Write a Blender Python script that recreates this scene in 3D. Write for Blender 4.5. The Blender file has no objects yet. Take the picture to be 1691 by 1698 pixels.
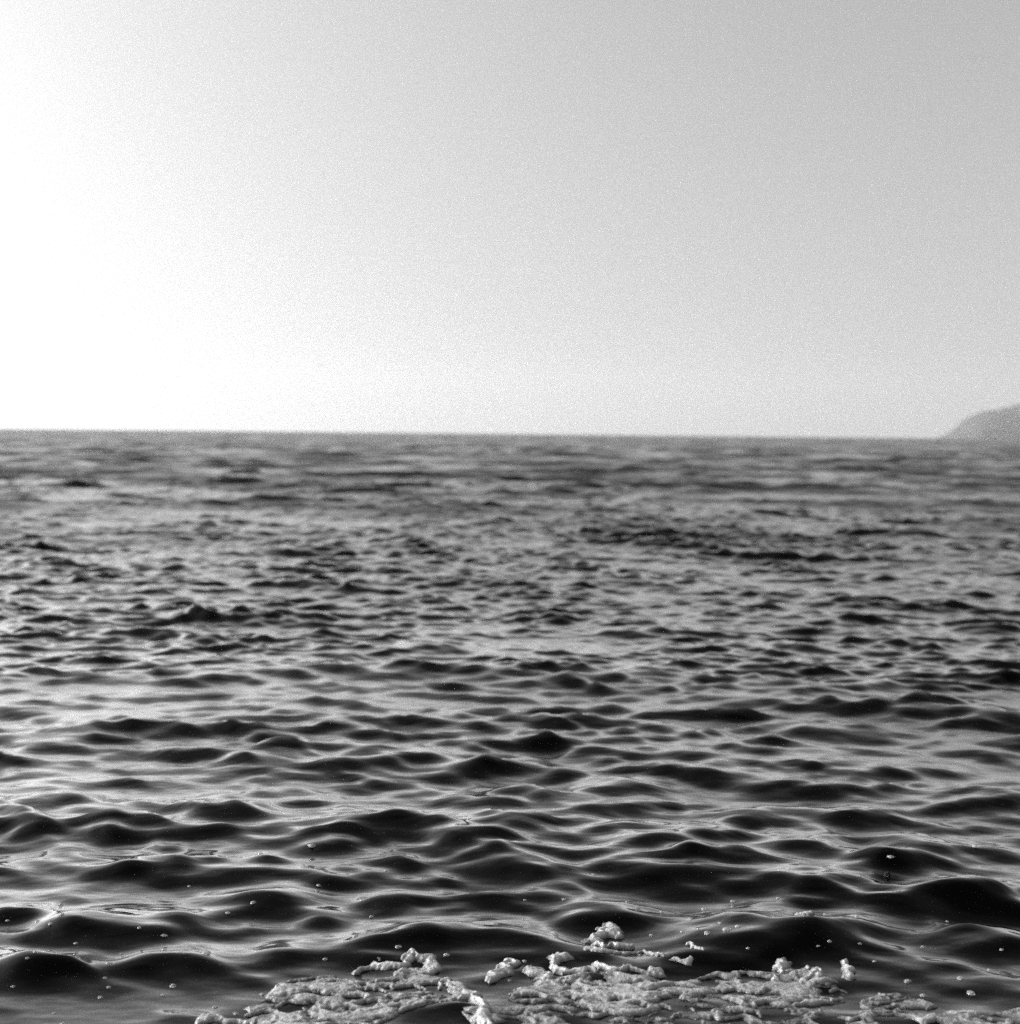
import bpy, bmesh, math, random
import numpy as np

scene = bpy.context.scene
R = math.radians

# ------------------------------------------------------------------ camera
CAM_H = 1.8
cam_data = bpy.data.cameras.new('camera')
cam_data.sensor_fit = 'HORIZONTAL'
cam_data.sensor_width = 56.0            # medium format square negative
cam_data.lens = 80.0
cam_data.clip_end = 60000
cam_data.dof.use_dof = True
cam_data.dof.focus_distance = 5.7
cam_data.dof.aperture_fstop = 3.4
cam = bpy.data.objects.new('camera', cam_data)
scene.collection.objects.link(cam)
cam.location = (0, 0, CAM_H)
from mathutils import Matrix
cam.rotation_euler = (Matrix.Rotation(R(90 - 3.08), 4, 'X') @ Matrix.Rotation(R(0.6), 4, 'Z')).to_euler()
scene.camera = cam

# ------------------------------------------------------------------ sky and sun
SUN_AZ, SUN_EL = -81.0, 17.0            # degrees left of the view axis (+Y), elevation
world = bpy.data.worlds.new('World')
scene.world = world
world.use_nodes = True
nt = world.node_tree
nt.nodes.clear()
sky = nt.nodes.new('ShaderNodeTexSky')
sky.sky_type = 'NISHITA'
sky.sun_disc = False
sky.sun_elevation = R(SUN_EL)
sky.sun_rotation = R(SUN_AZ)
sky.altitude = 0
sky.air_density = 1.0
sky.dust_density = 6.0
sky.ozone_density = 1.0
sep = nt.nodes.new('ShaderNodeSeparateColor')      # black-and-white film behind a red filter
bg = nt.nodes.new('ShaderNodeBackground')
bg.inputs['Strength'].default_value = 0.15
wo = nt.nodes.new('ShaderNodeOutputWorld')
tc = nt.nodes.new('ShaderNodeTexCoord')            # thick air at sea level: the lowest degrees look like the sky just above them
vm = nt.nodes.new('ShaderNodeVectorMath'); vm.operation = 'MULTIPLY_ADD'
vm.inputs[1].default_value = (1, 1, 0.86)
vm.inputs[2].default_value = (0, 0, 0.14)
nt.links.new(tc.outputs['Generated'], vm.inputs[0])
nt.links.new(vm.outputs['Vector'], sky.inputs['Vector'])
nt.links.new(sky.outputs['Color'], sep.inputs['Color'])
nt.links.new(sep.outputs['Red'], bg.inputs['Color'])
nt.links.new(bg.outputs['Background'], wo.inputs['Surface'])

sun_data = bpy.data.lights.new('sun', 'SUN')
sun_data.energy = 0.7
sun_data.angle = R(12)
sun_data.color = (1, 1, 1)
sun = bpy.data.objects.new('sun', sun_data)
scene.collection.objects.link(sun)
from mathutils import Vector
sd = Vector((math.sin(R(SUN_AZ)) * math.cos(R(SUN_EL)), math.cos(R(SUN_AZ)) * math.cos(R(SUN_EL)), math.sin(R(SUN_EL))))
sun.rotation_euler = sd.to_track_quat('Z', 'Y').to_euler()
sun.location = sd * 50

vs = scene.view_settings
vs.view_transform = 'Standard'
vs.look = 'None'
vs.gamma = 1.0
vs.exposure = 1.48
vs.use_curve_mapping = False
scene.cycles.use_denoising = False
scene.cycles.max_bounces = 6
scene.cycles.volume_bounces = 1

# ------------------------------------------------------------------ helpers
def tag(o, label=None, cat=None, group=None, kind=None):
    for k, v in (('label', label), ('category', cat), ('group', group), ('kind', kind)):
        if v: o[k] = v
    return o

def mesh_from_arrays(name, verts, quads):
    me = bpy.data.meshes.new(name)
    nv, nq = len(verts), len(quads)
    me.vertices.add(nv)
    me.vertices.foreach_set('co', verts.astype(np.float32).ravel())
    me.loops.add(nq * 4)
    me.loops.foreach_set('vertex_index', quads.astype(np.int32).ravel())
    me.polygons.add(nq)
    me.polygons.foreach_set('loop_start', np.arange(0, nq * 4, 4, dtype=np.int32))
    me.polygons.foreach_set('use_smooth', np.ones(nq, dtype=bool))
    me.update(calc_edges=True)
    return me

def link(name, me, mat):
    o = bpy.data.objects.new(name, me)
    me.materials.append(mat)
    scene.collection.objects.link(o)
    return o

def node_mat(name):
    m = bpy.data.materials.new(name)
    m.use_nodes = True
    return m, m.node_tree, m.node_tree.nodes['Principled BSDF']

rng = np.random.default_rng(11)

def vnoise(x, y, seed):
    """smooth lattice noise, -1..1"""
    xi = np.floor(x).astype(np.int64); yi = np.floor(y).astype(np.int64)
    fx = x - xi; fy = y - yi
    fx = fx * fx * (3 - 2 * fx); fy = fy * fy * (3 - 2 * fy)
    def h(a, b):
        n = (a * 374761393 + b * 668265263 + seed * 1442695041) & 0x7fffffff
        n = ((n ^ (n >> 13)) * 1274126177) & 0x7fffffff
        n = n ^ (n >> 16)
        return (n & 0xffff) / 32767.5 - 1.0
    a = h(xi, yi); b = h(xi + 1, yi); c = h(xi, yi + 1); d = h(xi + 1, yi + 1)
    return (a + (b - a) * fx) * (1 - fy) + (c + (d - c) * fx) * fy

def fbm(x, y, seed, octv=4, gain=0.5):
    s = 0; a = 1; t = 0
    for i in range(octv):
        s = s + a * vnoise(x + 17.3 * i, y - 9.1 * i, seed + i); t += a
        a *= gain; x = x * 2.03; y = y * 2.03
    return s / t

# ------------------------------------------------------------------ materials
water, nt, bs = node_mat('dark_sea_water')
at = nt.nodes.new('ShaderNodeAttribute'); at.attribute_name = 'ripple'     # roughness of the ripples finer than the mesh
gu = nt.nodes.new('ShaderNodeTexNoise'); gu.inputs['Scale'].default_value = 0.11; gu.inputs['Detail'].default_value = 5
gm = nt.nodes.new('ShaderNodeMapRange'); gm.inputs[1].default_value = 0.3; gm.inputs[2].default_value = 0.7
gm.inputs[3].default_value = 0.6; gm.inputs[4].default_value = 1.5
mu = nt.nodes.new('ShaderNodeMath'); mu.operation = 'MULTIPLY'
nt.links.new(gu.outputs['Fac'], gm.inputs[0])
nt.links.new(at.outputs['Fac'], mu.inputs[0]); nt.links.new(gm.outputs[0], mu.inputs[1])
geo = nt.nodes.new('ShaderNodeNewGeometry')
nt.links.new(geo.outputs['Position'], gu.inputs['Vector'])
mp = nt.nodes.new('ShaderNodeMapping'); mp.inputs['Scale'].default_value = (0.6, 1.0, 1.0)
n1 = nt.nodes.new('ShaderNodeTexNoise'); n1.inputs['Scale'].default_value = 7.0; n1.inputs['Detail'].default_value = 2.5
n1.inputs['Roughness'].default_value = 0.45
b1 = nt.nodes.new('ShaderNodeBump'); b1.inputs['Strength'].default_value = 1.0; b1.inputs['Distance'].default_value = 0.008
nt.links.new(geo.outputs['Position'], mp.inputs['Vector'])
nt.links.new(mp.outputs['Vector'], n1.inputs['Vector'])
nt.links.new(n1.outputs['Fac'], b1.inputs['Height'])
# mirror-black deep water: reflectance by angle of incidence, softened where the ripples are finer than the mesh
def mnode(op, a, b=None):
    n = nt.nodes.new('ShaderNodeMath'); n.operation = op
    for i, v in enumerate((a, b)):
        if v is None: continue
        if isinstance(v, (int, float)): n.inputs[i].default_value = v
        else: nt.links.new(v, n.inputs[i])
    return n.outputs[0]
dt = nt.nodes.new('ShaderNodeVectorMath'); dt.operation = 'DOT_PRODUCT'
nt.links.new(b1.outputs['Normal'], dt.inputs[0]); nt.links.new(geo.outputs['Incoming'], dt.inputs[1])
c2 = mnode('POWER', mnode('MAXIMUM', dt.outputs['Value'], 0.0), 2.0)
al = mnode('MULTIPLY', mnode('POWER', mu.outputs[0], 2.0), 1.5)
ce = mnode('SQRT', mnode('ADD', c2, mnode('POWER', al, 2.0)))
rr = nt.nodes.new('ShaderNodeValToRGB')
els = rr.color_ramp.elements
pts = [(0.0, 0.92), (0.087, 0.88), (0.174, 0.76), (0.31, 0.22), (0.42, 0.07), (0.52, 0.026), (0.71, 0.008), (1.0, 0.003)]
els[0].position, els[1].position = pts[0][0], pts[-1][0]
els[0].color = (pts[0][1],) * 3 + (1,); els[1].color = (pts[-1][1],) * 3 + (1,)
for p_, v_ in pts[1:-1]:
    e = els.new(p_); e.color = (v_, v_, v_, 1)
nt.links.new(ce, rr.inputs['Fac'])
gl = nt.nodes.new('ShaderNodeBsdfGlossy'); gl.distribution = 'GGX'
nt.links.new(rr.outputs['Color'], gl.inputs['Color']); nt.links.new(mu.outputs[0], gl.inputs['Roughness'])
nt.links.new(b1.outputs['Normal'], gl.inputs['Normal'])
nt.links.new(gl.outputs['BSDF'], nt.nodes['Material Output'].inputs['Surface'])
nt.nodes.remove(bs)

foam, nt, bs = node_mat('sea_foam')
geo = nt.nodes.new('ShaderNodeNewGeometry')
fn = nt.nodes.new('ShaderNodeTexNoise'); fn.inputs['Scale'].default_value = 60; fn.inputs['Detail'].default_value = 4
cr = nt.nodes.new('ShaderNodeValToRGB')
cr.color_ramp.elements[0].position = 0.3; cr.color_ramp.elements[0].color = (0.62, 0.62, 0.62, 1)
cr.color_ramp.elements[1].position = 0.7; cr.color_ramp.elements[1].color = (1, 1, 1, 1)
dn = nt.nodes.new('ShaderNodeAttribute'); dn.attribute_name = 'froth'       # how dense the froth is: a thin film lets the dark water through
dm = nt.nodes.new('ShaderNodeMapRange'); dm.inputs[1].default_value = 0.0; dm.inputs[2].default_value = 0.85
dm.inputs[3].default_value = 0.04; dm.inputs[4].default_value = 0.5
mx = nt.nodes.new('ShaderNodeVectorMath'); mx.operation = 'SCALE'
nt.links.new(dn.outputs['Fac'], dm.inputs[0]); nt.links.new(dm.outputs[0], mx.inputs['Scale'])
nt.links.new(cr.outputs['Color'], mx.inputs[0])
vo = nt.nodes.new('ShaderNodeTexVoronoi'); vo.inputs['Scale'].default_value = 140
bp = nt.nodes.new('ShaderNodeBump'); bp.inputs['Strength'].default_value = 0.5; bp.inputs['Distance'].default_value = 0.003
nt.links.new(geo.outputs['Position'], fn.inputs['Vector']); nt.links.new(geo.outputs['Position'], vo.inputs['Vector'])
nt.links.new(fn.outputs['Fac'], cr.inputs['Fac']); nt.links.new(mx.outputs['Vector'], bs.inputs['Base Color'])
nt.links.new(vo.outputs['Distance'], bp.inputs['Height']); nt.links.new(bp.outputs['Normal'], bs.inputs['Normal'])
bs.inputs['Roughness'].default_value = 0.4

bubble, nt, bs = node_mat('bubble_film')
bs.inputs['Base Color'].default_value = (0.42, 0.42, 0.42, 1)
bs.inputs['Roughness'].default_value = 0.12
bs.inputs['Alpha'].default_value = 0.42

land, nt, bs = node_mat('headland_scrub_and_rock')
geo = nt.nodes.new('ShaderNodeNewGeometry')
ln = nt.nodes.new('ShaderNodeTexNoise'); ln.inputs['Scale'].default_value = 0.012; ln.inputs['Detail'].default_value = 6
cr = nt.nodes.new('ShaderNodeValToRGB')
cr.color_ramp.elements[0].position = 0.35; cr.color_ramp.elements[0].color = (0.03, 0.03, 0.03, 1)
cr.color_ramp.elements[1].position = 0.7; cr.color_ramp.elements[1].color = (0.07, 0.07, 0.07, 1)
nt.links.new(geo.outputs['Position'], ln.inputs['Vector']); nt.links.new(ln.outputs['Fac'], cr.inputs['Fac'])
nt.links.new(cr.outputs['Color'], bs.inputs['Base Color'])
bs.inputs['Roughness'].default_value = 0.9

# ------------------------------------------------------------------ the sea surface
# wavelets that can be told apart: (x, y of crest, half width, face length, height) in metres
HUMPS = [(-0.658, 6.537, 0.244, 0.118, 0.047), (-0.769, 6.215, 0.126, 0.085, 0.039), (-1.811, 6.397, 0.097, 0.068, 0.031),
 (-2.131, 6.388, 0.06, 0.042, 0.019), (-0.132, 6.305, 0.171, 0.098, 0.045), (-1.481, 6.213, 0.067, 0.047, 0.021), (-1.45, 5.856, 0.119, 0.083, 0.038),
 (-0.919, 5.479, 0.168, 0.097, 0.054), (-1.542, 5.098, 0.13, 0.086, 0.048), (-1.303, 5.087, 0.13, 0.086, 0.048), (-1.134, 4.822, 0.139, 0.089, 0.041),
 (-0.675, 5.282, 0.074, 0.052, 0.022), (-0.436, 5.485, 0.096, 0.067, 0.031), (0.051, 5.856, 0.19, 0.103, 0.054), (-0.295, 5.06, 0.207, 0.108, 0.05),
 (-1.823, 5.294, 0.08, 0.056, 0.026), (0.266, 7.108, 0.12, 0.084, 0.031), (0.553, 6.971, 0.165, 0.096, 0.035), (1.174, 6.838, 0.139, 0.089, 0.041),
 (1.646, 7.291, 0.148, 0.091, 0.034), (2.364, 7.06, 0.204, 0.107, 0.044), (0.595, 6.299, 0.214, 0.11, 0.046), (0.944, 6.432, 0.131, 0.087, 0.04),
 (1.318, 6.281, 0.153, 0.093, 0.043), (1.79, 6.271, 0.132, 0.087, 0.04), (1.659, 6.03, 0.184, 0.102, 0.045), (0.68, 5.878, 0.272, 0.126, 0.06),
 (1.211, 5.757, 0.266, 0.124, 0.057), (1.679, 5.539, 0.208, 0.108, 0.05), (1.876, 5.502, 0.159, 0.095, 0.048), (0.37, 5.281, 0.134, 0.088, 0.044),
 (0.988, 5.085, 0.279, 0.128, 0.06), (0.057, 5.064, 0.129, 0.086, 0.04), (1.734, 5.072, 0.147, 0.091, 0.046), (-3.132, 9.236, 0.156, 0.094, 0.038),
 (-1.374, 7.89, 0.165, 0.096, 0.035), (-0.691, 7.823, 0.251, 0.12, 0.038), (-0.133, 7.749, 0.236, 0.116, 0.037), (-1.83, 8.083, 0.169, 0.097, 0.036),
 (-0.108, 9.519, 0.225, 0.113, 0.037), (-0.537, 9.053, 0.159, 0.095, 0.035), (-2.361, 9.8, 0.166, 0.096, 0.035), (-2.11, 10.482, 0.177, 0.1, 0.036),
 (1.037, 7.647, 0.161, 0.095, 0.044), (0.643, 7.344, 0.2, 0.106, 0.047), (1.392, 7.404, 0.155, 0.093, 0.038), (0.285, 7.658, 0.072, 0.05, 0.02),
 (1.4, 9.646, 0.425, 0.169, 0.042), (2.745, 9.354, 0.291, 0.132, 0.039), (2.697, 8.231, 0.153, 0.093, 0.034), (2.104, 7.748, 0.275, 0.127, 0.038),
 (-4.433, 18.904, 0.546, 0.203, 0.044), (-2.888, 21.415, 0.692, 0.244, 0.048), (-1.222, 20.332, 0.448, 0.175, 0.042),
 (1.356, 21.031, 0.933, 0.311, 0.053), (3.309, 22.448, 0.726, 0.253, 0.048), (1.345, 13.108, 0.489, 0.187, 0.043),
 (2.528, 12.216, 0.256, 0.122, 0.038), (4.678, 13.853, 0.244, 0.118, 0.041), (2.691, 15.187, 0.216, 0.11, 0.037),
 (-3.279, 12.732, 0.345, 0.147, 0.04), (-0.694, 12.054, 0.253, 0.121, 0.038), (-1.208, 14.251, 0.386, 0.158, 0.041),
 (-3.422, 14.853, 0.211, 0.109, 0.037), (3.975, 16.043, 0.38, 0.156, 0.036), (1.096, 11.088, 0.224, 0.113, 0.03),
 (-1.452, 10.785, 0.181, 0.101, 0.029), (-2.435, 8.421, 0.156, 0.094, 0.031), (-1.023, 8.691, 0.146, 0.091, 0.027),
 (0.543, 9.443, 0.254, 0.121, 0.03), (1.945, 8.812, 0.238, 0.117, 0.034), (0.135, 8.393, 0.169, 0.097, 0.029), (-2.214, 6.948, 0.14, 0.089, 0.03),
 (-1.336, 6.775, 0.161, 0.095, 0.039), (1.695, 6.744, 0.137, 0.088, 0.037), (-1.549, 4.723, 0.127, 0.086, 0.032),
 (-0.765, 4.932, 0.116, 0.081, 0.026)]

NC = 280
lam = np.exp(rng.uniform(np.log(0.10), np.log(3.0), NC))
lam.sort(); lam = lam[::-1]
k = 2 * np.pi / lam
theta = rng.normal(0, 0.55, NC) + R(-6)               # travelling towards the shore (-Y)
kx = k * np.sin(theta); ky = -k * np.cos(theta)
ph = rng.uniform(0, 2 * np.pi, NC)
w = np.exp(-((np.log(lam) - np.log(0.28)) / 0.82) ** 2) + 0.10 * np.exp(-((np.log(lam) - np.log(1.7)) / 0.45) ** 2)   # share of slope per wave
RMS_SLOPE = 0.25
amp = np.sqrt(2 * RMS_SLOPE ** 2 * w / w.sum()) / k

SIGMA = float(np.sqrt((amp ** 2).sum() / 2))

# longer seas that grow out on the open water
NL = 46
lam2 = np.exp(rng.uniform(np.log(1.2), np.log(4.5), NL)); k2 = 2 * np.pi / lam2
th2 = rng.normal(0, 0.5, NL); ph2 = rng.uniform(0, 2 * np.pi, NL)
amp2 = np.sqrt(2 * 0.085 ** 2 / NL) / k2
SIG2 = float(np.sqrt((amp2 ** 2).sum() / 2))

def long_seas(X, Y, r, spacing):
    Z = np.zeros_like(X)
    if r.max() < 9: return Z
    for i in range(NL):
        f = amp2[i] if spacing is None else amp2[i] * np.clip((lam2[i] / spacing - 2.2) / 1.2, 0, 1)
        Z += f * np.sin(k2[i] * (np.sin(th2[i]) * X - np.cos(th2[i]) * Y) + ph2[i])
    Z = SIG2 * 2.5 * (np.exp(np.clip(0.4 * Z / SIG2, -2, 1.1)) - 1.08)
    return Z * np.clip((r - 9) / 35, 0, 1)

def calm(r):
    """open chop, gentler near the shore and under the foam, which damps it"""
    return 0.35 + 0.37 * np.clip((r - 4.6) / 0.9, 0, 1) + 0.28 * np.clip((r - 5.5) / 5.0, 0, 1)

def hump_height(X, Y):
    Z = np.zeros_like(X)
    for i, (hx, hy, sx, lf, a) in enumerate(HUMPS):
        m = (np.abs(X - hx) < 3.2 * sx) & (np.abs(Y - hy) < 6.0 * lf)
        if not m.any(): continue
        x = X[m] - hx; y = Y[m] - hy
        bend = 0.25 * math.sin(i * 2.3) * x + 0.35 * lf * (x / sx) ** 2 * (0.4 + 0.5 * math.sin(i * 1.7))
        y = y - bend
        y = y - 0.22 * lf * vnoise(x / sx * 1.1, 0 * x + i, 7)
        front = np.exp(-1.5 * (np.sqrt((y / lf) ** 2 + 0.04) - 0.2))
        back = np.exp(-(y / (2.4 * lf)) ** 2)
        p = np.where(y < 0, front, back)
        trough = -0.18 * np.exp(-((y + 1.9 * lf) / (0.9 * lf)) ** 2)
        q = np.exp(-np.abs(x / (1.25 * sx)) ** 2.6) * (1 + 0.3 * vnoise(x / sx * 0.9, 0 * x + i + 0.5, 8))
        Z[m] += a * q * (p + trough)
    return Z

def chop(X, Y, spacing, want_shift):
    Z = np.zeros_like(X); DX = np.zeros_like(X); DY = np.zeros_like(X)
    smin = 0 if spacing is None else float(spacing.min())
    for i in range(NC):
        if spacing is not None and lam[i] < 2.2 * smin: continue
        f = amp[i]
        if spacing is not None:
            f = f * np.clip((lam[i] / spacing - 2.2) / 1.2, 0, 1)
        p = kx[i] * X + ky[i] * Y + ph[i]
        Z += f * np.sin(p)
        if want_shift:
            c = f * np.cos(p)
            DX += kx[i] / k[i] * c; DY += ky[i] / k[i] * c
    return Z, DX, DY

def sea_height(X, Y, spacing=None):
    # trochoid-like surface: water gathers at the crests, which lean towards the shore
    Z, DX, DY = chop(X, Y, spacing, True)
    Z = chop(X - 0.9 * DX, Y - 0.9 * DY + 0.6 * Z, spacing, False)[0]
    Z = SIGMA * 3.6 * (np.exp(np.clip(0.27 * Z / SIGMA, -2, 1.0)) - 1.04)      # flat troughs, short steep crests
    r = np.hypot(X, Y)
    grp = 1 + 0.35 * vnoise(X / 1.9, Y / 2.6, 21) + 0.25 * vnoise(X / 7, Y / 16, 22)   # waves come in groups
    return Z * calm(r) * np.clip(grp, 0.35, 1.5) + long_seas(X, Y, r, spacing) + hump_height(X, Y)

def build_sea():
    rs = [0.02, 0.8, 1.4, 2.0, 2.5, 2.9, 3.2]
    r = 3.45
    while r < 11: rs.append(r); r *= 1.0055
    while r < 90: rs.append(r); r *= 1.0032
    while r < 240: rs.append(r); r *= 1.006
    while r < 700: rs.append(r); r *= 1.02
    while r < 2500: rs.append(r); r *= 1.06
    while r < 12500: rs.append(r); r *= 1.25
    rs.append(12500)
    rs = np.array(rs)
    fine = np.arange(-25, 25.0001, 0.052)
    side = np.concatenate([np.arange(26, 60, 1.0), np.arange(60, 181, 4.0)])
    an = np.concatenate([-side[::-1][1:], fine, side])     # -176 .. 180, closes on itself
    an = np.radians(an)
    nr, na = len(rs), len(an)
    X = (rs[:, None] * np.sin(an)[None, :]).astype(np.float32)
    Y = (rs[:, None] * np.cos(an)[None, :]).astype(np.float32)
    Z = np.zeros_like(X)
    rsp = np.gradient(rs)
    asp = np.gradient(an)
    for i0 in range(0, nr, 60):
        s = slice(i0, min(nr, i0 + 60))
        # drop the waves that this band is too coarse to carry
        sp = np.maximum(rsp[s][:, None] * 0.8, (rs[s][:, None] * asp[None, :])).astype(np.float32)
        Z[s] = sea_height(X[s], Y[s], sp)
    V = np.stack([X, Y, Z], -1).reshape(-1, 3)
    idx = np.arange(nr * na).reshape(nr, na)
    nxt = np.roll(idx, -1, axis=1)
    q = np.stack([idx[:-1], nxt[:-1], nxt[1:], idx[1:]], -1).reshape(-1, 4)[:, ::-1]
    me = mesh_from_arrays('sea', V, q)
    var = np.zeros_like(X)
    SP = np.maximum(rsp[:, None] * 0.8, rs[:, None] * asp[None, :])
    for i in range(NC):
        f = np.clip((lam[i] / SP - 2.2) / 1.2, 0, 1)
        var += 0.5 * (amp[i] * k[i]) ** 2 * (1 - f * f)
    rough = np.sqrt(0.5 * np.sqrt(2 * var) + 0.004)
    me.attributes.new('ripple', 'FLOAT', 'POINT').data.foreach_set('value', rough.astype(np.float32).ravel())
    o = link('sea', me, water)
    return tag(o, kind='structure', label='dark choppy sea with rounded wavelets reaching the horizon')
build_sea()

# ------------------------------------------------------------------ far headland
def build_headland():
    xs = np.linspace(0, 1, 220); ys = np.linspace(0, 1, 60)
    U, Vv = np.meshgrid(xs, ys)
    X = 2650 + U * 4000
    Y = 8550 + Vv * 700 + U * 900 * Vv
    prof = np.interp(X, [2650, 2668, 2740, 2800, 2890, 2980, 3115, 3400, 4200, 5400, 6680], [-5, 10, 66, 132, 176, 188, 232, 290, 350, 300, 200])
    ridge = np.sin(np.pi * np.clip(Vv, 0, 1)) ** 0.7
    Z = prof * ridge * (1 + 0.13 * fbm(X / 170, Y / 170, 9, 5)) - 6
    V = np.stack([X, Y, Z], -1).reshape(-1, 3)
    idx = np.arange(U.size).reshape(U.shape)
    q = np.stack([idx[:-1, :-1], idx[:-1, 1:], idx[1:, 1:], idx[1:, :-1]], -1).reshape(-1, 4)
    o = link('headland', mesh_from_arrays('headland', V, q), land)
    tag(o, kind='structure', label='hazy headland sloping down into the sea on the horizon')
build_headland()

# ------------------------------------------------------------------ foam
CELL = 0.003
def inside(poly, X, Y):
    c = np.zeros(X.shape, bool)
    n = len(poly)
    for i in range(n):
        x1, y1 = poly[i]; x2, y2 = poly[(i + 1) % n]
        if y1 == y2: continue
        t = ((y1 > Y) != (y2 > Y)) & (X < (x2 - x1) * (Y - y1) / (y2 - y1) + x1)
        c ^= t
    return c

def seg_dist(pts, X, Y):
    d = np.full(X.shape, 9.0)
    for (x1, y1), (x2, y2) in zip(pts[:-1], pts[1:]):
        dx, dy = x2 - x1, y2 - y1
        t = np.clip(((X - x1) * dx + (Y - y1) * dy) / (dx * dx + dy * dy + 1e-12), 0, 1)
        d = np.minimum(d, np.hypot(X - x1 - t * dx, (Y - y1 - t * dy)))
    return d

def foam_mesh(name, X, Y, F, thick):
    """a lumpy skin of foam: thick where F is high, diving under the water where F < 0"""
    base = sea_height(X.ravel(), Y.ravel()).reshape(X.shape)
    T = np.where(F > 0, np.clip(F, 0, None) ** 0.75 * thick, F * 0.03)
    T = np.clip(T, -0.02, None)
    Z = base + T
    keepv = F > 0
    cell = keepv[:-1, :-1] | keepv[1:, :-1] | keepv[:-1, 1:] | keepv[1:, 1:]
    idx = np.arange(X.size).reshape(X.shape)
    q = np.stack([idx[:-1, :-1], idx[:-1, 1:], idx[1:, 1:], idx[1:, :-1]], -1)[cell]
    used = np.unique(q)
    remap = np.zeros(X.size, np.int64); remap[used] = np.arange(len(used))
    V = np.stack([X, Y, Z], -1).reshape(-1, 3)[used]
    me = mesh_from_arrays(name, V, remap[q])
    me.attributes.new('froth', 'FLOAT', 'POINT').data.foreach_set('value', np.clip(F, 0, 1).astype(np.float32).ravel()[used])
    return me

def grid(x0, x1, y0, y1):
    return np.meshgrid(np.arange(x0, x1, CELL), np.arange(y0, y1, CELL))

RAFTS = [('left', 'broken raft of pale holey sea foam with frayed left end on dark water',
  [(-0.745, 4.666), (-0.668, 4.74), (-0.585, 4.734), (-0.442, 4.722), (-0.328, 4.774), (-0.238, 4.768), (-0.158, 4.69), (-0.144, 4.614),
   (-0.085, 4.562), (-0.1, 4.489), (-0.207, 4.5), (-0.304, 4.441), (-0.356, 4.397), (-0.405, 4.334), (-0.405, 4.229), (-0.626, 4.223),
   (-0.712, 4.326), (-0.763, 4.373), (-0.79, 4.463), (-0.747, 4.537), (-0.717, 4.598)]),
 ('mid', 'broad smooth raft of pale sea foam with a curling ragged back edge',
  [(-0.013, 4.614), (0.11, 4.75), (0.178, 4.731), (0.311, 4.776), (0.466, 4.77), (0.577, 4.732), (0.703, 4.809), (0.832, 4.834), (0.946, 4.859),
   (1.065, 4.787), (1.104, 4.655), (1.158, 4.627), (1.035, 4.546), (0.922, 4.533), (0.815, 4.555), (0.7, 4.527), (0.588, 4.511), (0.437, 4.464),
   (0.364, 4.443), (0.222, 4.514), (0.003, 4.518)]),
 ('low', "wide torn sheet of lacy foam with black gaps along the smooth raft's front side",
  [(-0.113, 4.458), (0.003, 4.489), (0.222, 4.514), (0.378, 4.444), (0.588, 4.505), (0.737, 4.528), (0.957, 4.524), (1.174, 4.511), (1.078, 4.13),
   (-0.116, 4.1)]),
 ('right', 'tattered strip of thin pale foam trailing away from the wide foam sheet',
  [(1.133, 4.658), (1.206, 4.713), (1.306, 4.676), (1.298, 4.611), (1.4, 4.525), (1.49, 4.479), (1.647, 4.569), (1.696, 4.521), (1.602, 4.263),
   (1.292, 4.255), (1.253, 4.413), (1.123, 4.457)])]
HOLE = {'left': (0.22, 0.65, 1.05), 'mid': (0.34, 0.75, 0.75), 'low': (0.08, 1.0, 0.85), 'right': (0.12, 0.8, 0.7)}
def blur(A, n):
    for ax in (0, 1):
        P = np.pad(A, [(n + 1, n) if i == ax else (0, 0) for i in (0, 1)], mode='edge')
        C = np.cumsum(P, axis=ax)
        s1 = [slice(None)] * 2; s0 = [slice(None)] * 2
        s1[ax] = slice(2 * n + 1, None); s0[ax] = slice(0, -(2 * n + 1))
        A = (C[tuple(s1)] - C[tuple(s0)]) / (2 * n + 1)
    return A

for n, (kind, label, poly) in enumerate(RAFTS):
    px_ = [p[0] for p in poly]; py_ = [p[1] for p in poly]
    X, Y = grid(max(min(px_), -2.6) - .05, min(max(px_), 2.6) + .05, max(min(py_), 3.7) - .05, max(py_) + .05)
    # fray the outline: look it up at a wandering position
    wx = X + 0.07 * fbm(X * 7, Y * 9, 40 + n, 3) + 0.02 * fbm(X * 28, Y * 34, 50 + n, 3)
    wy = Y + 0.05 * fbm(X * 7, Y * 9, 60 + n, 3) + 0.02 * fbm(X * 28, Y * 34, 70 + n, 3)
    M = blur(blur(inside(poly, wx, wy).astype(np.float64), 7), 7)
    base, ampn, lace = HOLE[kind]
    big = fbm(wx * 5, wy * 9, 80 + n, 3)
    r1 = 0.42 - 1.9 * np.abs(fbm(wx * 6 + wy * 4, wy * 15 - wx * 2, 90 + n, 3, 0.5))     # long strands
    r2 = 0.42 - 1.9 * np.abs(fbm(wx * 12, wy * 23, 95 + n, 3, 0.5))                    # lace
    fine_ = fbm(X * 55, Y * 75, 100 + n, 3)
    F = base + ampn * (0.7 * big + 0.7 * r1) + lace * r2 + 0.10 * fine_
    F = np.tanh(F * 1.1)
    F = F - 1.7 * np.clip(0.75 - M, 0, 1)
    o = link('foam_raft', foam_mesh('foam_raft', X, Y, F, 0.017), foam)
    tag(o, label, 'foam', 'rafts of sea foam')

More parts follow.
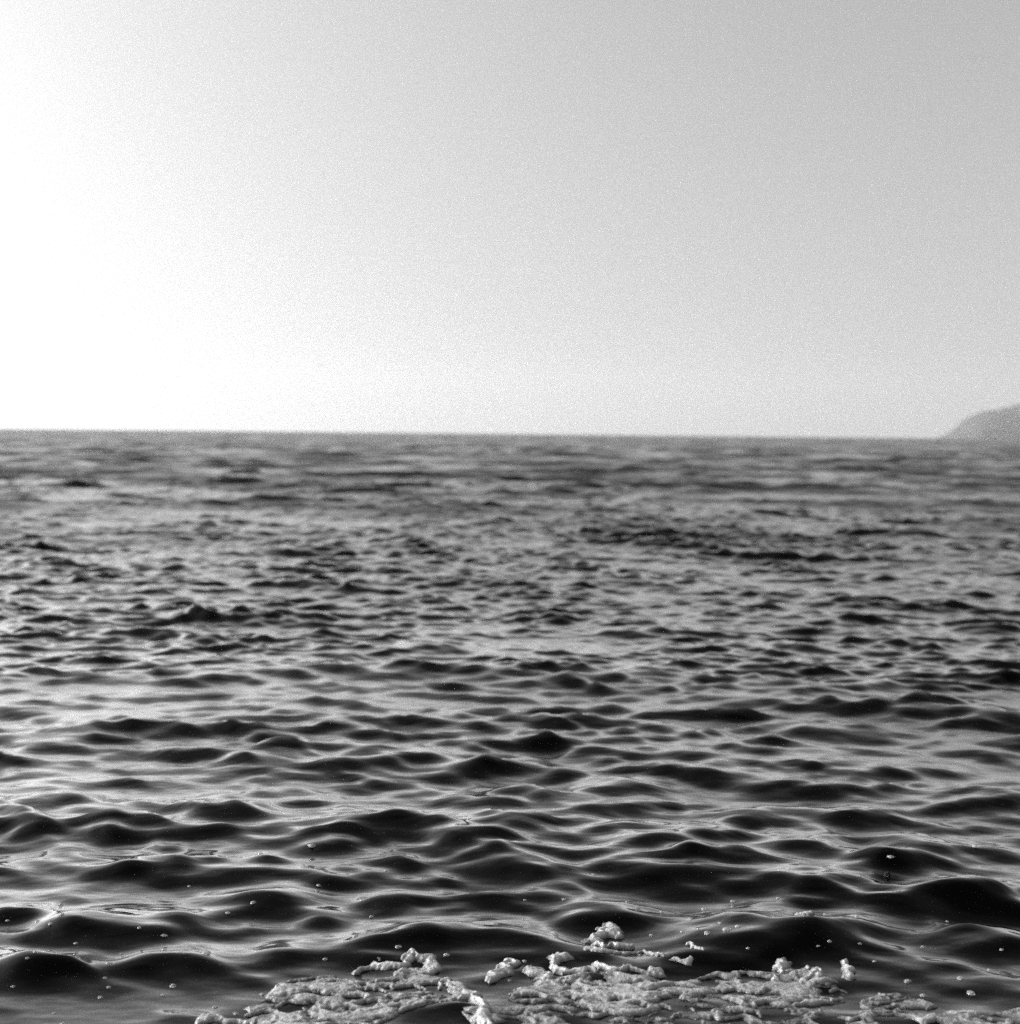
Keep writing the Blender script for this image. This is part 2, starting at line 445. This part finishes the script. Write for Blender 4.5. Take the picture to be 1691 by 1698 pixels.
CLUMPS = [('long wavy strand of foam curling into a ring above the frayed raft',
  [([(-0.511, 4.793), (-0.476, 4.824), (-0.418, 4.854), (-0.374, 4.833), (-0.335, 4.84), (-0.326, 4.925), (-0.299, 4.886), (-0.26, 4.887),
     (-0.252, 4.8), (-0.327, 4.766)],
    0.016)]),
 ("low foam scrap with a raised knob beside the frayed raft's left end",
  [([(-0.904, 4.328), (-0.894, 4.369), (-0.865, 4.333)], 0.018), ([(-0.851, 4.316), (-0.793, 4.324), (-0.761, 4.296)], 0.011)]),
 ("looped end of foam with a dark eye at the frayed raft's right side", [([(-0.214, 4.642), (-0.2, 4.721), (-0.17, 4.706), (-0.158, 4.621)], 0.012)]),
 ('twisted foam tail hanging off the frayed raft beside a black pool',
  [([(-0.135, 4.524), (-0.108, 4.569), (-0.083, 4.496), (-0.06, 4.426), (-0.075, 4.356), (-0.042, 4.33)], 0.022)]),
 ('slanting straight stick of foam between the two rafts', [([(-0.052, 4.724), (-0.006, 4.799), (0.029, 4.869)], 0.018)]),
 ("hooked foam strand standing up at the smooth raft's back edge",
  [([(0.196, 4.903), (0.163, 4.873), (0.181, 4.809), (0.234, 4.785), (0.297, 4.797)], 0.017)]),
 ("wavy level foam strand behind the smooth raft's flat middle",
  [([(0.308, 4.851), (0.359, 4.788), (0.408, 4.822), (0.459, 4.787), (0.519, 4.804)], 0.017)]),
 ("short curled foam bit at the smooth raft's left back corner", [([(0.083, 4.812), (0.126, 4.786), (0.136, 4.74)], 0.016)]),
 ('largest foam lump rising from the dark wave with grey underside',
  [([(0.308, 5.139), (0.354, 5.198), (0.376, 5.223), (0.407, 5.179)], 0.022), ([(0.312, 5.056), (0.343, 5.038)], 0.018),
   ([(0.386, 5.058), (0.434, 5.047)], 0.013)]),
 ('thin tapering foam streak below the largest foam lump',
  [([(0.284, 4.989), (0.355, 4.969), (0.403, 4.966), (0.445, 4.985), (0.478, 4.991), (0.498, 4.946), (0.542, 4.947)], 0.012)]),
 ('small flat foam chip alone behind the smooth raft', [([(0.589, 4.899), (0.61, 4.882), (0.636, 4.9)], 0.01)]),
 ('short slanting foam sliver close to two round bubbles', [([(0.653, 5.0), (0.67, 4.978), (0.687, 4.951)], 0.011)]),
 ('bright foam nub sitting on the crest of the black wave', [([(1.069, 5.18), (1.085, 5.156), (1.092, 5.139)], 0.017)]),
 ('upright peg of foam poking out of the black wave', [([(1.172, 4.898), (1.166, 4.822), (1.161, 4.769)], 0.018)]),
 ("peaked foam tuft on the smooth raft's back edge", [([(0.907, 4.772), (0.93, 4.815), (0.955, 4.87)], 0.017)]),
 ('small curled foam bead just behind the arching foam crest', [([(0.996, 4.811), (1.016, 4.833)], 0.014)]),
 ("arching foam crest at the smooth raft's far end", [([(0.99, 4.743), (1.026, 4.786), (1.054, 4.813), (1.058, 4.756)], 0.019)])]
for n, (label, strands) in enumerate(CLUMPS):
    allp = [p for s, r in strands for p in s]
    X, Y = grid(min(p[0] for p in allp) - .06, max(p[0] for p in allp) + .06, min(p[1] for p in allp) - .09, max(p[1] for p in allp) + .09)
    wx = X + 0.03 * fbm(X * 22, Y * 26, 140 + n, 3); wy = Y + 0.035 * fbm(X * 22, Y * 26, 160 + n, 3)
    F = np.full(X.shape, -1.0)
    swell = 1.1 + 0.8 * fbm(X * 10, Y * 10, 180 + n, 2)
    for s, r in strands:
        d = seg_dist(s, wx, wy)
        F = np.maximum(F, 1 - (d / (1.05 * r * np.clip(swell, 0.35, 2))) ** 1.3)
    F = np.clip(F + np.where(F > -.5, 0.45 * fbm(X * 38, Y * 55, 200 + n, 3), 0), -1, 1.2)
    th = 0.95 * max(r for s, r in strands)
    o = link('foam_clump', foam_mesh('foam_clump', X, Y, F, th), foam)
    tag(o, label, 'foam', 'separate scraps of foam')

# ------------------------------------------------------------------ drifting bubble clusters
def fleck_mesh(seed):
    rn = random.Random(seed)
    bm = bmesh.new()
    lobes = [(0, 0, 1.0)] + [(math.cos(a) * 0.95, math.sin(a) * 0.7, rn.uniform(0.3, 0.62)) for a in
                             [rn.uniform(0, 6.28) for _ in range(rn.randint(2, 4))]]
    for (x, y, r) in lobes:
        ret = bmesh.ops.create_icosphere(bm, subdivisions=2, radius=r)
        for v in ret['verts']:
            j = 1 + 0.10 * math.sin(v.co.x * 5 + seed) * math.sin(v.co.y * 6 + 1.3 * seed)
            v.co = Vector((v.co.x * j * 1.15 + x, v.co.y * j + y, v.co.z * j * 0.62))
    for f in bm.faces: f.smooth = True
    me = bpy.data.meshes.new('foam_fleck'); bm.to_mesh(me); bm.free()
    me.materials.append(bubble)
    return me
fleck_meshes = [fleck_mesh(s) for s in range(6)]
FLECKS = [(-0.839, 6.194, 0.0152), (-1.048, 6.123, 0.0096), (-1.009, 6.107, 0.0085), (-0.956, 5.425, 0.0104), (-1.035, 5.339, 0.0084), (-1.592, 5.137, 0.0099),
 (-1.617, 5.092, 0.008), (-1.691, 5.172, 0.0081), (-1.495, 4.985, 0.007), (-1.204, 5.048, 0.0088), (-1.295, 5.064, 0.0071), (-1.017, 4.859, 0.0144),
 (-1.325, 4.777, 0.0092), (-1.425, 4.763, 0.0092), (-1.559, 4.743, 0.0066), (-1.081, 4.655, 0.0114), (-1.308, 4.675, 0.0065), (-1.281, 4.618, 0.0065),
 (-1.289, 4.551, 0.0072), (-1.584, 4.604, 0.0064), (-1.096, 4.577, 0.0064), (-0.906, 4.478, 0.007), (-0.833, 4.422, 0.0077), (-0.534, 5.087, 0.0089),
 (-0.616, 4.893, 0.0077), (-0.372, 4.965, 0.0104), (-0.203, 4.923, 0.0095), (-0.553, 5.51, 0.0067), (-0.504, 5.377, 0.0085), (-0.548, 5.156, 0.0063),
 (-0.747, 5.715, 0.008), (-1.261, 5.713, 0.007), (-1.692, 5.451, 0.0095), (-1.342, 4.335, 0.0068), (-1.395, 4.422, 0.0054), (-1.816, 5.22, 0.0064),
 (-1.571, 4.704, 0.0058), (-1.317, 4.913, 0.006), (0.178, 5.185, 0.0118), (0.496, 5.423, 0.0095), (0.591, 5.44, 0.0086), (0.682, 5.285, 0.0083),
 (0.526, 5.163, 0.0072), (0.633, 5.135, 0.0072), (0.688, 5.124, 0.0063), (0.714, 5.075, 0.0115), (0.784, 5.084, 0.0142), (0.828, 5.11, 0.0089),
 (0.772, 5.165, 0.0072), (1.132, 5.003, 0.0079), (1.246, 5.031, 0.0062), (1.087, 4.978, 0.0052), (1.129, 5.24, 0.0082), (1.294, 5.285, 0.0074),
 (0.885, 5.594, 0.0098), (0.76, 5.502, 0.0087), (0.356, 5.848, 0.0082), (0.468, 5.529, 0.0068), (1.149, 5.835, 0.0071), (1.604, 6.0, 0.0115),
 (2.049, 6.282, 0.0121), (1.517, 4.654, 0.013), (1.516, 4.765, 0.0108), (1.338, 4.754, 0.0108), (1.355, 4.634, 0.0089), (1.648, 4.873, 0.0068),
 (1.266, 4.908, 0.006), (1.193, 5.355, 0.0066), (0.073, 5.531, 0.0058), (0.223, 5.521, 0.0068), (0.351, 4.836, 0.0068), (-0.779, 4.591, 0.0072),
 (-0.615, 4.595, 0.0064), (0.066, 4.884, 0.0077), (0.015, 4.728, 0.0066), (0.838, 4.947, 0.0061), (1.479, 5.074, 0.0071), (1.653, 5.37, 0.0066),
 (1.739, 5.021, 0.007), (-0.341, 5.824, 0.0061), (1.055, 5.563, 0.0068), (1.42, 5.765, 0.0071), (-0.494, 5.901, 0.0062)]
PAIR = (45, 46)
fx = np.array([f[0] for f in FLECKS]); fy = np.array([f[1] for f in FLECKS])
fz = sea_height(fx, fy)
for i, (x, y, s) in enumerate(FLECKS):
    o = bpy.data.objects.new('foam_fleck', fleck_meshes[i % 6])
    scene.collection.objects.link(o)
    o.location = (x, y, float(fz[i]) + s * 0.12)
    o.rotation_euler = (0, 0, i * 2.4)
    o.scale = (s, s, s)
    if i in PAIR:
        tag(o, 'rounder bubble cluster of the close pair beside the slanting foam sliver', 'foam fleck', 'pair of bubble clusters by the foam sliver')
        continue
    tag(o, 'small pale bubble cluster adrift on dark water apart from the foam', 'foam fleck', 'bubble clusters drifting on the water')

# ------------------------------------------------------------------ sea haze
hb = bpy.data.meshes.new('haze')
bm = bmesh.new()
bmesh.ops.create_cube(bm, size=1)
for v in bm.verts:
    v.co = Vector((v.co.x * 27000, v.co.y * 27000, -12 if v.co.z < 0 else 520))
bm.to_mesh(hb); bm.free()
hm = bpy.data.materials.new('sea_haze'); hm.use_nodes = True
nt = hm.node_tree; nt.nodes.clear()
out = nt.nodes.new('ShaderNodeOutputMaterial')
pv = nt.nodes.new('ShaderNodeVolumePrincipled')
pv.inputs['Color'].default_value = (1, 1, 1, 1)
pv.inputs['Density'].default_value = 0.000055
pv.inputs['Anisotropy'].default_value = 0.5
nt.links.new(pv.outputs['Volume'], out.inputs['Volume'])
ho = link('haze', hb, hm)
tag(ho, kind='stuff', label='thin pale sea haze lying over the water')
